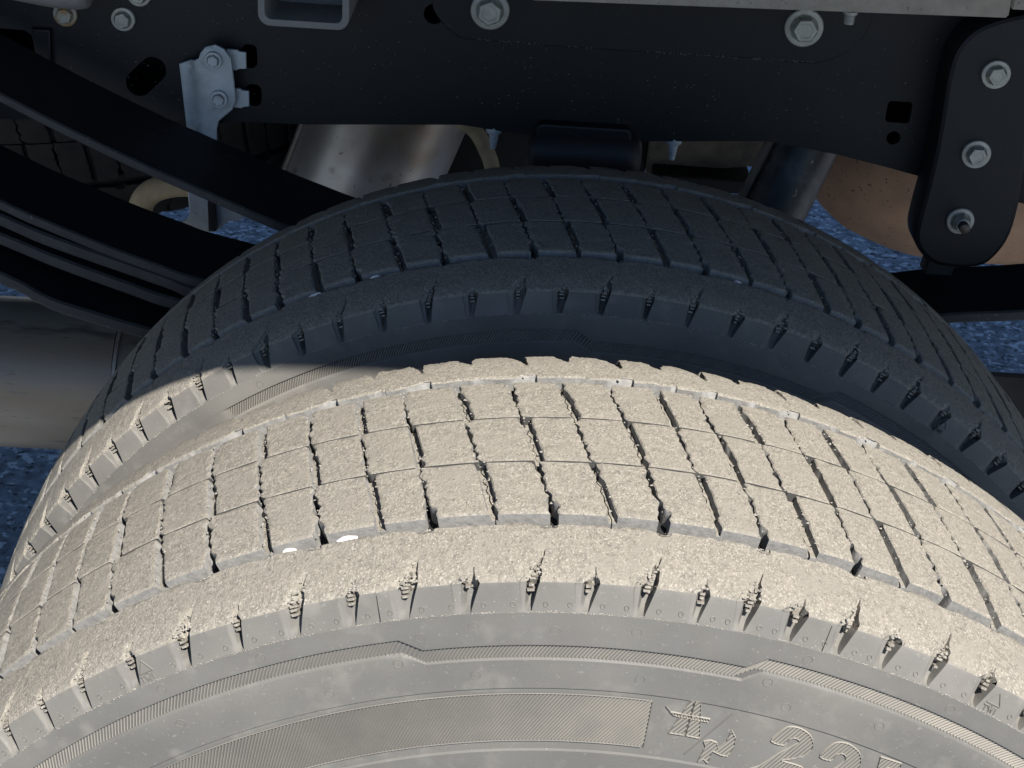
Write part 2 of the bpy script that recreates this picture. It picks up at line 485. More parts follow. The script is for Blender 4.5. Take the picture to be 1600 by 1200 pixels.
BAND_H = 0.0066
def build_sidewall(parent, loc, band, gap=None, fine=True, mirror=False, panel=None):
    """sidewall with the recessed ribbed ring whose radius jogs round the tyre"""
    n = 720 if fine else 180
    base = [0.3832, 0.3826, 0.3815, 0.3795, 0.3775]
    low = [0.3555, 0.3515, 0.3475, 0.3452, 0.3447, 0.3441, 0.3435, 0.3415, 0.333, 0.326, 0.320, 0.3177, 0.3145, 0.3137, 0.3130, 0.312, 0.305, 0.296, 0.288, 0.28, 0.27, 0.26, 0.25, 0.235, 0.222, 0.205]
    angs = [-180 + 360 * i / n for i in range(n)]
    if fine:
        for b in band[1:-1]:
            for d in (-0.12, 0, 0.12): angs.append(b[0] + d)
        angs = sorted(set(angs))
    verts, faces = [], []
    K = 0
    for a in angs:
        bt = band_r(a, band)
        on = 1.0
        if gap and (a < gap[0] or a > gap[1]): on = 0.0
        bd = 0.0011 * on
        pr = []
        for r in base: pr.append((r, side_y(r) + (0.0006 if r > 0.3829 else 0)))
        pr += [(bt + 0.0012, side_y(bt)), (bt + 0.0002, side_y(bt)), (bt, side_y(bt) + bd), (bt - BAND_H * 0.5, side_y(bt - BAND_H * 0.5) + bd),
               (bt - BAND_H, side_y(bt - BAND_H) + bd), (bt - BAND_H - 0.0009, side_y(bt) - 0.0003 * on), (bt - BAND_H - 0.0018, side_y(bt - BAND_H))]
        for r in low:
            e = 0
            if r <= 0.3442 and r > 0.3128: e = 0.0006
            pr.append((r, side_y(r) + e))
        K = len(pr)
        t = radians(a)
        for r, y in pr: verts.append((r * sin(t), y, r * cos(t)))
    N = len(angs)
    mi = []
    for i in range(N):
        am = angs[i]
        for k in range(K - 1):
            a = i * K + k; b_ = ((i + 1) % N) * K + k
            faces.append((a, a + 1, b_ + 1, b_))
            fl = 7 <= k < 9 and not (gap and (am < gap[0] or am > gap[1]))
            if panel and panel[0] < am < panel[1] and 19 <= k < 23: fl = True
            mi.append(1 if fl and not mirror else 0)
    if mirror:
        verts = [(x, -y, z) for x, y, z in verts]
        faces = [tuple(reversed(f)) for f in faces]
    return mesh_obj("sidewall", verts, faces, [M_SIDE, M_FLOOR], parent, mi, ang=24, loc=loc)

def prism_bar(verts, faces, p, q, hw, h, base=0.0):
    """a thin triangular rib from p to q (X, Z) standing on the sidewall"""
    d = Vector((q[0] - p[0], q[1] - p[1]))
    if d.length < 1e-5: return
    d.normalize()
    nx, nz = -d.y, d.x
    b0 = len(verts)
    for (x, z) in (p, q):
        y = side_y(hypot(x, z)) + base
        verts.append((x + nx * hw, y + 0.0002, z + nz * hw)); verts.append((x, y - h, z)); verts.append((x - nx * hw, y + 0.0002, z - nz * hw))
    faces += [(b0, b0 + 1, b0 + 4, b0 + 3), (b0 + 1, b0 + 2, b0 + 5, b0 + 4), (b0, b0 + 2, b0 + 1), (b0 + 3, b0 + 4, b0 + 5)]

def rib_field(name, parent, loc, a0, a1, pitch, rb, rt, lean, hw, h, base, kind=None, clip=None):
    verts, faces = [], []
    a = a0
    while a < a1:
        bt, bb = rt(a), rb(a)
        t1 = radians(a); t0 = radians(a) - lean * (bt - bb) / bt
        if clip and degrees(t1) > clip:
            q = (radians(clip) - t0) / (t1 - t0)
            if q < 0.03: break
            bt = lerp(bb, bt, q); t1 = radians(clip)
        prism_bar(verts, faces, (bb * sin(t0), bb * cos(t0)), (bt * sin(t1), bt * cos(t1)), hw, h, base)
        a += pitch
    o = mesh_obj(name, verts, faces, M_RIDGE, parent, smooth=False, loc=loc)
    if kind: o["kind"] = kind
    return o

def glyph(name, polys, parent, loc, pitch=0.00155, ang=48, rim=True):
    """raised figure: ribbed fill with a thin rim, standing on the sidewall"""
    verts, faces, base_faces = [], [], []
    ca, sa = cos(radians(ang)), sin(radians(ang))
    for P in polys:
        uv = [(x * ca + z * sa, -x * sa + z * ca) for x, z in P]
        v0, v1 = min(v for _, v in uv), max(v for _, v in uv)
        v = v0 + pitch * 0.4
        while v < v1:
            xs = []
            for i in range(len(uv)):
                (ua, va), (ub, vb) = uv[i], uv[(i + 1) % len(uv)]
                if (va > v) != (vb > v): xs.append(ua + (v - va) / (vb - va) * (ub - ua))
            xs.sort()
            for i in range(0, len(xs) - 1, 2):
                a, b_ = xs[i], xs[i + 1]
                prism_bar(verts, faces, (a * ca - v * sa, a * sa + v * ca), (b_ * ca - v * sa, b_ * sa + v * ca), pitch * 0.32, 0.0009, 0.0006)
            v += pitch
        b0 = len(verts)
        for x, z in P: verts.append((x, side_y(hypot(x, z)) + 0.00045, z))
        base_faces.append(tuple(b0 + i for i in range(len(P))))
        if rim:
            for i in range(len(P)): prism_bar(verts, faces, P[i], P[(i + 1) % len(P)], 0.00025, 0.0008, 0.0006)
    mi = [0] * len(faces) + [1] * len(base_faces)
    return mesh_obj(name, verts, faces + base_faces, [M_RIDGE, M_FLOOR], parent, mi, smooth=False, loc=loc)

def stroke_mark(name, segs, parent, loc, hw=0.00035, h=0.0005, m=None):
    """raised thin strokes given as (angle, radius) pairs on the lug face or sidewall"""
    verts, faces = [], []
    for (a, r), (b_, q) in segs:
        prism_bar(verts, faces, (r * sin(radians(a)), r * cos(radians(a))), (q * sin(radians(b_)), q * cos(radians(b_))), hw, h)
    return mesh_obj(name, verts, faces, m or M_SIDE, parent, smooth=False, loc=loc)

def wear_mark(deg, rc, parent, loc, hand=1):
    k = degrees(1 / rc)
    def P(u, v): return (deg + u * k * hand, rc + v)
    s = []
    tri = [P(-0.0034, -0.0008), P(0.0034, -0.0008), P(0.0, 0.0046)]
    s += [(tri[0], tri[1]), (tri[1], tri[2]), (tri[2], tri[0])]
    def let(u0, strokes):
        for a, b_ in strokes: s.append((P(u0 + a[0], -0.0045 + a[1]), P(u0 + b_[0], -0.0045 + b_[1])))
    let(-0.0040, [((0, 0.0024), (0.0022, 0.0024)), ((0.0011, 0.0024), (0.0011, 0))])
    let(-0.0012, [((0, 0.0024), (0.0007, 0)), ((0.0007, 0), (0.0013, 0.0018)), ((0.0013, 0.0018), (0.0019, 0)), ((0.0019, 0), (0.0026, 0.0024))])
    let(0.0024, [((0, 0.0024), (0, 0))])
    return stroke_mark("wear_mark", s, parent, loc, 0.0003, 0.00045)

def rings(name, spots, parent, loc, rad=0.0021):
    for deg, r in spots:
        verts, faces = [], []
        cx, cz = r * sin(radians(deg)), r * cos(radians(deg))
        n = 14
        for i in range(n):
            a, b_ = 2 * pi * i / n, 2 * pi * (i + 1) / n
            prism_bar(verts, faces, (cx + rad * cos(a), cz + rad * sin(a)), (cx + rad * cos(b_), cz + rad * sin(b_)), 0.00022, 0.00020)
        mesh_obj(name, verts, faces, M_SIDE, parent, smooth=False, loc=loc)

def full_lines(known, pitch):
    """hole-line angles all the way round: the measured ones, the rest evenly spread"""
    known = sorted(known)
    span = 360 - (known[-1] - known[0])
    n = round(span / pitch)
    out = list(known)
    for i in range(1, n): out.append(known[-1] + span * i / n)
    return out

def build_tire(root, yc, O, E, band, gap, fine, seed, front, arc=None, axle_z=0.0, far_fine=True):
    loc = (0, 0, axle_z - GROUND)
    rr = random.Random(seed)
    OL = full_lines(O, 7.2)
    lines = []
    for i, a in enumerate(OL):
        nx = OL[(i + 1) % len(OL)] + (360 if i == len(OL) - 1 else 0)
        mid = [e for e in E if a + 1.5 < e < nx - 1.5]
        lines += [(a, True), (mid[0] if mid else (a + nx) / 2, False)]
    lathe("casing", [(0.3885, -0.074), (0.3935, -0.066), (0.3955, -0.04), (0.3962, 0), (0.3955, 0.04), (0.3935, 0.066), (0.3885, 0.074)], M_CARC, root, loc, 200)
    n = len(lines)
    for i, (a, ol) in enumerate(lines):
        b_ = lines[(i + 1) % n][0] + (360 if i == n - 1 else 0)
        mid = (a + b_) / 2
        if arc and not (arc[0] < (mid + 180) % 360 - 180 < arc[1]): continue
        for row in range(3):
            me = block_mesh(row, 0 if ol else 1, rr.randrange(4))
            o = bpy.data.objects.new("tread_block", me)
            yr = [(-TA - TB) / 2, 0, (TA + TB) / 2][row]
            o.location = loc
            o.rotation_euler = (0, radians(mid) + SLANT * (yr + TA) / R, 0)
            o.scale = ((b_ - a) / 3.6, 1, 1)
            link(o, root)
    nl = [(a - 1.35, l) for a, l in lines]
    build_shoulder(root, loc, nl, False, fine, seed)
    # the far shoulder repeats it, its notches where the slanted lines come out
    sh = degrees(SLANT * 2 * TA / R)
    build_shoulder(root, loc, [(a + sh + 0.4, l) for a, l in lines], True, False, seed + 5)
    build_sidewall(root, loc, band, gap, fine, panel=(-34, 3.9) if front else None)
    build_sidewall(root, loc, band, gap, False, mirror=True)
    if fine:
        g0, g1 = gap if gap else (-180, 180)
        rib_field("ribbed_band", root, loc, g0, g1, 0.262, lambda a: band_r(a, band) - BAND_H + 0.0002, lambda a: band_r(a, band) - 0.0002, 0.70, 0.00050, 0.0007, 0.0011, "stuff")
    return loc, lines

O1 = [-40.25, -33.64, -25.81, -18.11, -10.93, -3.15, 3.94, 10.35, 16.72, 23.09]
E1 = [-36.9, -29.75, -22.0, -14.4, -7.03, 0.41, 7.35, 13.4, 19.8]
BAND1 = [(-180, 0.3728), (-13.25, 0.3728), (-11.75, 0.3667), (9.95, 0.3667), (11.2, 0.3728), (60, 0.3728), (180, 0.3728)]
O2 = [-34.89, -28.03, -20.7, -12.79, -5.06, 2.2, 9.74, 17.4, 24.3, 30.84]
E2 = [-31.5, -24.4, -16.81, -9.0, -1.37, 6.05, 13.71, 20.9, 27.6]
BAND2 = [(-180, 0.3726), (-1.3, 0.3730), (0.15, 0.3666), (22.2, 0.3690), (23.4, 0.3746), (60, 0.374), (180, 0.3726)]

t1 = thing("dual_tire", "dusty sunlit outer dual truck tire in the foreground with worn tread blocks", "tire", (0, 0, GROUND), "rear dual tires")
loc1, lines1 = build_tire(t1, 0, O1, E1, BAND1, None, True, 3, True)
DY = 0.2875
t2 = thing("dual_tire", "shaded inner dual truck tire behind the sunlit one", "tire", (0, DY, GROUND), "rear dual tires")
loc2, lines2 = build_tire(t2, DY, O2, E2, BAND2, (-35.2, 200), True, 9, False)

# moulded marks on the outer tyre
rib_field("ribbed_panel", t1, loc1, -34, 8.0, 0.285, lambda a: 0.3177, lambda a: 0.3415, 0.80, 0.00046, 0.0009, 0.0006, "stuff", 4.2)
stroke_mark("panel_border", [((4.25, 0.3177), (4.25, 0.3415))] + [((a, 0.3417), (a + 1, 0.3417)) for a in range(-34, 4)] + [((a, 0.3175), (a + 1, 0.3175)) for a in range(-34, 4)], t1, loc1, 0.0003, 0.0002)
em = glyph("emblem", [[(0.0415, 0.3431 - 0.001), (0.0338, 0.3249), (0.0407, 0.3241), (0.0433, 0.342)],
                      [(0.0438, 0.3419), (0.0414, 0.324), (0.0476, 0.3229), (0.0461, 0.3418)],
                      [(0.0480, 0.3106), (0.0505, 0.319), (0.0495, 0.3214), (0.0522, 0.3223), (0.0552, 0.3212), (0.0562, 0.3181), (0.0593, 0.322), (0.061, 0.328), (0.0631, 0.3242), (0.0631, 0.3196), (0.0609, 0.3144), (0.0581, 0.3146), (0.054, 0.3166), (0.0532, 0.3142), (0.0526, 0.31), (0.0503, 0.3121)]], t1, loc1)
glyph("emblem_bar", [[(0.0333, 0.3358), (0.051, 0.3332), (0.0505, 0.3316), (0.0353, 0.334)]], t1, loc1, 0.0012, 100)
vv, ff = [], []
for p, q in (((0.0609, 0.337), (0.0419, 0.3142)), ((0.0313, 0.3385), (0.0335, 0.3358)), ((0.0335, 0.3358), (0.0350, 0.3345))):
    prism_bar(vv, ff, p, q, 0.0004, 0.0008, 0.0006)
mesh_obj("emblem_slash", vv, ff, M_SIDE, t1, smooth=False, loc=loc1)
DIG2 = [(0.0786, 0.3236), (0.0815, 0.3279), (0.0852, 0.3312), (0.0902, 0.3309), (0.0947, 0.3281), (0.097, 0.3243), (0.0972, 0.3207), (0.0949, 0.3173), (0.0897, 0.3148), (0.0846, 0.3135), (0.0938, 0.3106), (0.0932, 0.3067), (0.0716, 0.3075), (0.0752, 0.3101), (0.0824, 0.3167), (0.0887, 0.3216), (0.0912, 0.3238), (0.0895, 0.3255), (0.0868, 0.325), (0.0848, 0.3216)]
DIG2B = [(0.101, 0.3167), (0.1041, 0.3217), (0.1078, 0.3244), (0.1128, 0.3238), (0.1176, 0.3201), (0.1193, 0.3161), (0.1192, 0.3124), (0.1167, 0.3085), (0.1108, 0.3057), (0.1184, 0.3021), (0.1177, 0.2984), (0.097, 0.3031), (0.1001, 0.3057), (0.1073, 0.3096), (0.1116, 0.3136), (0.1127, 0.3165), (0.1112, 0.3185), (0.1085, 0.3181), (0.1062, 0.3148)]
DIG5 = [(0.1273, 0.3112), (0.1278, 0.3179), (0.1375, 0.3147), (0.137, 0.3112), (0.1316, 0.3121), (0.1314, 0.3088), (0.1361, 0.3064), (0.1384, 0.301), (0.1352, 0.2951), (0.1261, 0.2981), (0.1264, 0.3009), (0.133, 0.2996), (0.1346, 0.3026), (0.1328, 0.3048), (0.1269, 0.3066)]
for P in (smooth_poly(DIG2, 3), smooth_poly(DIG2B, 3), DIG5): glyph("size_digit", [P], t1, loc1, 0.0015, 50)
rings("vent_mark", [(-8.2, 0.3769), (-2.92, 0.3740), (2.32, 0.3756), (-11.74, 0.3704 + 0.003), (-13.6, 0.3616), (-8.44, 0.3521), (3.06, 0.3521), (13.63, 0.3771), (13.62, 0.3516), (11.69, 0.3618), (-18.99, 0.3518), (-30.12, 0.3591), (-29.84, 0.3780), (-22.5, 0.3775), (20.4, 0.3570), (24.0, 0.3775)], t1, loc1)
rr = random.Random(4)
rings("vent_mark", [(a + s * 1.55, 0.3861) for a, l in lines1 if -45 < a < 35 for s in (-1.58, -0.27)], t1, loc1, 0.0010)
for d in (-30.2, 26.4): wear_mark(d, 0.3885, t1, loc1)
wear_mark(33.5, 0.3885, t2, loc2)
stroke_mark("mould_seam", [((-14.05, 0.394), (-14.1, 0.383)), ((14.34, 0.394), (14.26, 0.383))], t1, loc1, 0.0003, 0.0002, M_CARC)
rings("vent_mark", [(-24.5, 0.3765), (-31.0, 0.3772), (9, 0.3758), (18, 0.3768)], t2, loc2)
def crumbs(parent, loc, lines, a0, a1, seed):
    """torn rubber flakes round the notches and along the block edges"""
    q = random.Random(seed)
    verts, faces = [], []
    def flake(th, y, size, up):
        r = prof(y) if abs(y) < 0.1021 else interp(-y, [0.102, 0.1065], [0.3955, 0.383])
        c = Vector((r * sin(th), y, r * cos(th)))
        nrm = Vector((sin(th), -0.25 if y < -0.09 else 0, cos(th))).normalized()
        tx = Vector((cos(th), 0, -sin(th))); ty = nrm.cross(tx)
        b0 = len(verts)
        m = q.choice((4, 5, 5, 6)); ph = q.uniform(0, 6.28); asp = q.uniform(0.35, 1.0)
        for k in range(m):
            t = ph + 2 * pi * k / m
            rr_ = size * q.uniform(0.55, 1.1)
            verts.append(c + tx * (cos(t) * rr_) + ty * (sin(t) * rr_ * asp) - nrm * 0.0003)
        top = c + nrm * (size * up * q.uniform(0.15, 0.7)) + tx * q.uniform(-1, 1) * size * 0.5 + ty * q.uniform(-1, 1) * size * 0.5
        verts.append(top)
        for k in range(m): faces.append((b0 + (k + 1) % m, b0 + k, b0 + m))
    for a, long_ in lines:
        if not a0 < a < a1: continue
        base = radians(a - 1.35)
        for k in range(q.randrange(10, 40) if long_ else q.randrange(6, 30)):
            d = abs(q.gauss(0, 0.0065 if long_ else 0.003)) + 0.0006
            s_ = q.gauss(0, 0.0028) + min(d, 0.02) * 0.3 + q.choice((-0.0016, 0.0022))
            flake(base + s_ / R, -0.1012 + d, q.uniform(0.0004, 0.0014), 0.7)
        for k in range(34):
            y = q.uniform(-TA, TA)
            s_ = SLANT * (y + TA) + q.choice((-0.0006, 0.0006, 0.0034, 0.0036)) + q.gauss(0, 0.0004)
            flake(radians(a) + s_ / R, y, q.uniform(0.0003, 0.0010), 0.8)
        for k in range(12):
            flake(radians(a) + q.gauss(0, 0.004) / R, -TA - 0.0082 - abs(q.gauss(0, 0.001)), q.uniform(0.0003, 0.0009), 0.7)
            flake(radians(a) + (SLANT * 2 * TA + q.gauss(0, 0.004)) / R, TA + 0.0075 + abs(q.gauss(0, 0.002)), q.uniform(0.0003, 0.0012), 0.8)
    for k in range(1500):
        th = radians(q.uniform(a0, a1))
        if vnoise(degrees(th) * 1.3, 3.3, 50) < -0.35: continue
        r = 0.3829 + q.gauss(0, 0.00022); y = side_y(r) - 0.00005
        c = Vector((r * sin(th), y, r * cos(th))); b0 = len(verts)
        z_ = q.uniform(0.00012, 0.00042)
        for i in range(4): verts.append(c + Vector((cos(i * pi / 2 + k) * z_ * q.uniform(0.7, 1.8), 0, sin(i * pi / 2 + k) * z_)))
        verts.append(c + Vector((0, -z_ * 0.6, 0)))
        for i in range(4): faces.append((b0 + i, b0 + (i + 1) % 4, b0 + 4))
    o = mesh_obj("rubber_flakes", verts, faces, M_CRUMB, parent, smooth=False, loc=loc)
    o["kind"] = "stuff"
crumbs(t1, loc1, lines1, -55, 45, 31)
crumbs(t2, loc2, lines2, -60, 45, 32)
# big raised letters on the inner tyre, only their tops show above the outer one
for a0_, a1_ in ((17.0, 20.8), (21.7, 25.7), (27.1, 30.5), (31.2, 34.6), (38.0, 41.5)):
    vs, fs = [], []
    n_ = 12
    for i in range(n_ + 1):
        a = lerp(a0_, a1_, i / n_); t = radians(a)
        rt = 0.3600 - 0.004 * max(0, abs(2 * i / n_ - 1) - 0.6) / 0.4
        for r, h in ((0.338, 0.0), (0.338, 0.0013), (rt - 0.0006, 0.0013), (rt, 0.0007), (rt, -0.0003)):
            vs.append((r * sin(t), side_y(r) - h, r * cos(t)))
    for i in range(n_):
        for k in range(4): fs.append((i * 5 + k, i * 5 + k + 1, i * 5 + k + 6, i * 5 + k + 5))
    fs.append((0, 1, 2, 3, 4)); e = n_ * 5; fs.append((e + 4, e + 3, e + 2, e + 1, e))
    mesh_obj("raised_letter", vs, fs, M_FLOOR, t2, ang=30, loc=loc2)
# wheels
for t, lc in ((t1, loc1), (t2, loc2)):
    lathe("rim", [(0.222, -0.096), (0.236, -0.094), (0.240, -0.088), (0.222, -0.078), (0.200, -0.06), (0.195, 0.06), (0.222, 0.078), (0.240, 0.088), (0.236, 0.094), (0.222, 0.096)], M_GALV, t, lc, 96)
    lathe("wheel_disc", [(0.196, 0.02), (0.15, 0.045), (0.10, 0.05), (0.06, 0.05), (0.06, 0.04), (0.10, 0.04), (0.15, 0.035), (0.196, 0.01)], M_GALV, t, lc, 96)

# ================================================================== GROUND
g = mesh_obj("ground", [(-150, -150, GROUND), (150, -150, GROUND), (150, 150, GROUND), (-150, 150, GROUND)], [(0, 1, 2, 3)], M_ASPH, smooth=False)
g["kind"] = "structure"

# ================================================================== CHASSIS
def plate_obj(name, outer, holes, y_front, thick, m, parent=None, bevel=0.0):
    """flat plate in an X-Z plane, its face to the street at y_front; holes are real"""
    cu = bpy.data.curves.new(name, 'CURVE')
    cu.dimensions = '2D'; cu.fill_mode = 'BOTH'
    cu.extrude = thick / 2 - bevel
    cu.bevel_depth = bevel; cu.bevel_resolution = 1
    for lp in [outer] + holes:
        sp = cu.splines.new('POLY')
        sp.points.add(len(lp) - 1)
        for i, (x, z) in enumerate(lp): sp.points[i].co = (x, z, 0, 1)
        sp.use_cyclic_u = True
    tmp = bpy.data.objects.new("tmp", cu)
    COL.objects.link(tmp)
    dg = bpy.context.evaluated_depsgraph_get()
    me = bpy.data.meshes.new_from_object(tmp.evaluated_get(dg))
    bpy.data.objects.remove(tmp); bpy.data.curves.remove(cu)
    me.name = name
    me.transform(Matrix(((1, 0, 0, 0), (0, 0, -1, y_front + thick / 2), (0, 1, 0, 0), (0, 0, 0, 1))))
    me.materials.clear(); me.materials.append(m)
    me.polygons.foreach_set("use_smooth", [True] * len(me.polygons))
    me.set_sharp_from_angle(angle=radians(35))
    o = bpy.data.objects.new(name, me)
    return link(o, parent)

def circ(cx, cz, r, n=28): return [(cx + r * cos(2 * pi * i / n), cz + r * sin(2 * pi * i / n)) for i in range(n)]
def rrect(x0, z0, x1, z1, r, n=5):
    o = []
    for cx, cz, a in ((x1 - r, z1 - r, 0), (x0 + r, z1 - r, 90), (x0 + r, z0 + r, 180), (x1 - r, z0 + r, 270)):
        for i in range(n + 1):
            t = radians(a + 90 * i / n); o.append((cx + r * cos(t), cz + r * sin(t)))
    return o
def capsule(p, q, r, n=10):
    d = Vector((q[0] - p[0], q[1] - p[1])); a = atan2(d.y, d.x)
    o = []
    for c, s in ((q, -pi / 2), (p, pi / 2)):
        for i in range(n + 1):
            t = a + s + pi * i / n; o.append((c[0] + r * cos(t), c[1] + r * sin(t)))
    return o

def lathe_y(name, pts, m, parent, cx, cz, y0, n=32, ang=30, rusty=None):
    """round part on an axis along Y: (radius, distance out from y0 towards the street)"""
    verts, faces = [], []
    k = len(pts)
    for i in range(n):
        t = 2 * pi * i / n
        for r, d in pts: verts.append((cx + r * sin(t), y0 - d, cz + r * cos(t)))
    for i in range(n):
        for j in range(k - 1):
            a = i * k + j; b_ = ((i + 1) % n) * k + j
            faces.append((a, b_, b_ + 1, a + 1))
    return mesh_obj(name, verts, faces, m, parent, ang=ang)

def flange_bolt(cx, cz, y0, rf, parent, m=None, rot=0.2, nut=False):
    """round flange with a hexagonal head; the head is a sub-part"""
    m = m or M_ZINC
    f = lathe_y("bolt", [(0.0002, 0.002), (rf * 0.62, 0.002), (rf * 0.72, 0.0028), (rf * 0.95, 0.0026), (rf, 0.0018), (rf, 0)], m, parent, cx, cz, y0, 36)
    hx = rf * 0.66
    hgt = rf * 0.75
    verts, faces = [], []
    rows_ = [(hx, 0.0015), (hx, hgt * 0.86), (hx * 0.9, hgt), (hx * 0.62, hgt), (hx * 0.58, hgt * 0.97), (0.0001, hgt * 0.97)]
    for r, d in rows_:
        for i in range(6):
            t = rot + i * pi / 3
            verts.append((cx + r * sin(t), y0 - d, cz + r * cos(t)))
    for j in range(len(rows_) - 1):
        for i in range(6):
            faces.append((j * 6 + i, j * 6 + (i + 1) % 6, (j + 1) * 6 + (i + 1) % 6, (j + 1) * 6 + i))
    h = mesh_obj("hex_nut" if nut else "hex_head", verts, faces, m, f, ang=25)
    if nut:
        lathe_y("collar", [(0.0001, hgt * 1.35), (hx * 0.72, hgt * 1.35), (hx * 0.8, hgt * 1.2), (hx * 0.82, hgt * 0.9)], m, f, cx, cz, y0, 24)
        lathe_y("stud", [(0.0001, hgt * 2.35), (hx * 0.48, hgt * 2.3)] + [(hx * (0.52 if i % 2 else 0.57), hgt * (2.25 - 0.1 * i)) for i in range(12)], M_DARKNUT, f, cx, cz, y0, 20)
    return f

YR = 0.50
rail = thing("frame_rail", "black painted truck frame rail crossing above the tires", "frame rail", (0, YR, 0.36))
bot = [(-1.6, 0.335), (-0.57, 0.3544), (-0.4465, 0.3622), (-0.2604, 0.3727), (-0.2117, 0.3737), (-0.0956, 0.3813), (-0.0824, 0.3802), (-0.056, 0.3774), (-0.0219, 0.3756), (0.0098, 0.3755), (0.0654, 0.379), (0.1376, 0.384), (0.1901, 0.3772), (0.2293, 0.3696), (0.2628, 0.3625), (0.3911, 0.3367), (0.7, 0.30), (1.6, 0.28)]
holes = [circ(-0.1183, 0.4646, 0.0075), capsule((-0.3385, 0.3975), (-0.3270, 0.4090), 0.0098),
         rrect(-0.2600, 0.4150, -0.2487, 0.4330, 0.0045), rrect(-0.2580, 0.3858, -0.2460, 0.4025, 0.0045),
         rrect(0.2225, 0.4050, 0.2410, 0.4215, 0.0028), circ(0.2312, 0.3930, 0.0052),
         [(-0.462, 0.4335), (-0.4215, 0.4328), (-0.4165, 0.4295), (-0.4135, 0.4080), (-0.462, 0.4330 - 0.002)]]
put(plate_obj("web", bot + [(1.6, 0.60), (-1.6, 0.60)], holes, YR, 0.008, M_BLACK), rail)
# lower flange, turned inwards, following the kicked-up lower edge
v, f = [], []
for x, z in bot: v += [(x, YR + 0.0008, z + 0.0004), (x, YR + 0.075, z), (x, YR + 0.075, z + 0.008), (x, YR + 0.0082, z + 0.008)]
for i in range(len(bot) - 1):
    for k in range(4):
        a = i * 4 + k; b_ = i * 4 + (k + 1) % 4
        f.append((a, b_, b_ + 4, a + 4))
put(mesh_obj("lower_flange", v, f, M_BLACK, None, ang=30), rail)
v, f = [], []
put(plate_obj("upper_flange", [(-1.6, 0.60), (1.6, 0.60), (1.6, 0.608), (-1.6, 0.608)], [], YR, 0.075, M_BLACK), rail)
put(plate_obj("reinforcement_plate", smooth_poly([(-0.1205, 0.52), (-0.1195, 0.49), (-0.1185, 0.4717), (-0.1140, 0.4630), (-0.1082, 0.4570), (-0.1010, 0.4515), (-0.0922, 0.4487), (-0.06, 0.4483), (0.0156, 0.4476), (0.08, 0.4480), (0.1266, 0.4482), (0.150, 0.4474), (0.165, 0.4478), (0.1771, 0.4524), (0.1872, 0.4598), (0.1975, 0.4748), (0.1990, 0.50), (0.1990, 0.56)], 3), [], YR - 0.0025, 0.0035, M_BLACK, bevel=0.0008), rail)
for (x, z, rf, mm, rot) in ((-0.0773, 0.4710, 0.0142, None, 0.1), (0.1515, 0.4732, 0.0142, None, 0.45), (-0.3470, 0.4463, 0.0090, None, 0.2), (-0.3342, 0.4655, 0.0090, None, 0.5), (-0.3897, 0.4470, 0.0090, M_RUSTBOLT, 0.3)):
    put(flange_bolt(x, z, YR - (0.0025 if x > -0.2 else 0), rf, None, mm, rot), rail)
# the web stiffener left of the cut-out
put(plate_obj("stiffener", [(-0.4130, 0.4345), (-0.4020, 0.4345), (-0.4040, 0.4020), (-0.4115, 0.4000)], [], YR - 0.006, 0.006, M_BLACK, bevel=0.0015), rail)
put(plate_obj('inner_web', bot + [(1.6, 0.60), (-1.6, 0.60)], [], YR + 0.0752, 0.006, M_BLACK), rail)
q = random.Random(5)
v, f = [], []
for k in range(760):
    if k < 330: x = q.uniform(-0.094, 0.165); z = 0.4478 + q.gauss(0, 0.0004) + (0.0008 if x < -0.05 else 0); yy = YR - 0.0030
    else: x = q.uniform(-0.40, 0.25); z = q.uniform(0.385, 0.47); yy = YR - 0.0001
    if k < 330 and vnoise(x * 90, 2.0, 6) < -0.25: continue
    if k >= 330 and -0.11 < x < 0.2 and z > 0.445: continue
    r_ = q.uniform(0.00012, 0.00042); b0 = len(v); m = 4
    for i in range(m): v.append((x + r_ * cos(i * pi / 2 + k) * q.uniform(0.6, 2.0), yy, z + r_ * sin(i * pi / 2 + k)))
    v.append((x, yy - r_ * 0.6, z))
    for i in range(m): f.append((b0 + i, b0 + (i + 1) % m, b0 + m))
ds = put(mesh_obj('dust_specks', v, f, M_TUBE, None, smooth=False), rail); ds['kind'] = 'stuff'
# a second rail on the far side of the truck
rail2 = thing("frame_rail", "far side frame rail of the truck, in deep shade", "frame rail", (0, 1.37, 0.36))
put(plate_obj("web", [(-1.6, 0.37), (1.6, 0.37), (1.6, 0.60), (-1.6, 0.60)], [], 1.37, 0.008, M_BLACK), rail2)

# small bolts hanging below the rail
for i, (x0, z0, lab) in enumerate(((-0.0700, 0.3790, "small grey bolt hanging under the frame rail beside the tan hose"), (0.0672, 0.3795, "small grey bolt hanging under the frame rail right of the black bump stop"))):
    b_ = thing("hanging_bolt", lab, "bolt", (x0, YR + 0.006, z0), "bolts hanging under the frame rail")
    def lz(name, pts):
        n = 20; k = len(pts); vs, fs = [], []
        for q in range(n):
            t = 2 * pi * q / n
            for r, d in pts: vs.append((r * cos(t), r * sin(t), d))
        for q in range(n):
            for j in range(k - 1):
                a = q * k + j; c = ((q + 1) % n) * k + j
                fs.append((a, a + 1, c + 1, c))
        return mesh_obj(name, vs, fs, M_GALV, b_, ang=30)
    lz("flange", [(0.0001, 0.002), (0.0058, 0.002), (0.0062, 0.0), (0.0062, -0.0030), (0.0056, -0.0042), (0.0040, -0.0046)])
    lz("shank", [(0.0043, -0.004)] + [(0.0040 - 0.00012 * q - (0.0003 if q % 2 else 0), -0.0046 - 0.0009 * q) for q in range(13)] + [(0.0020, -0.0172), (0.0001, -0.0178)])

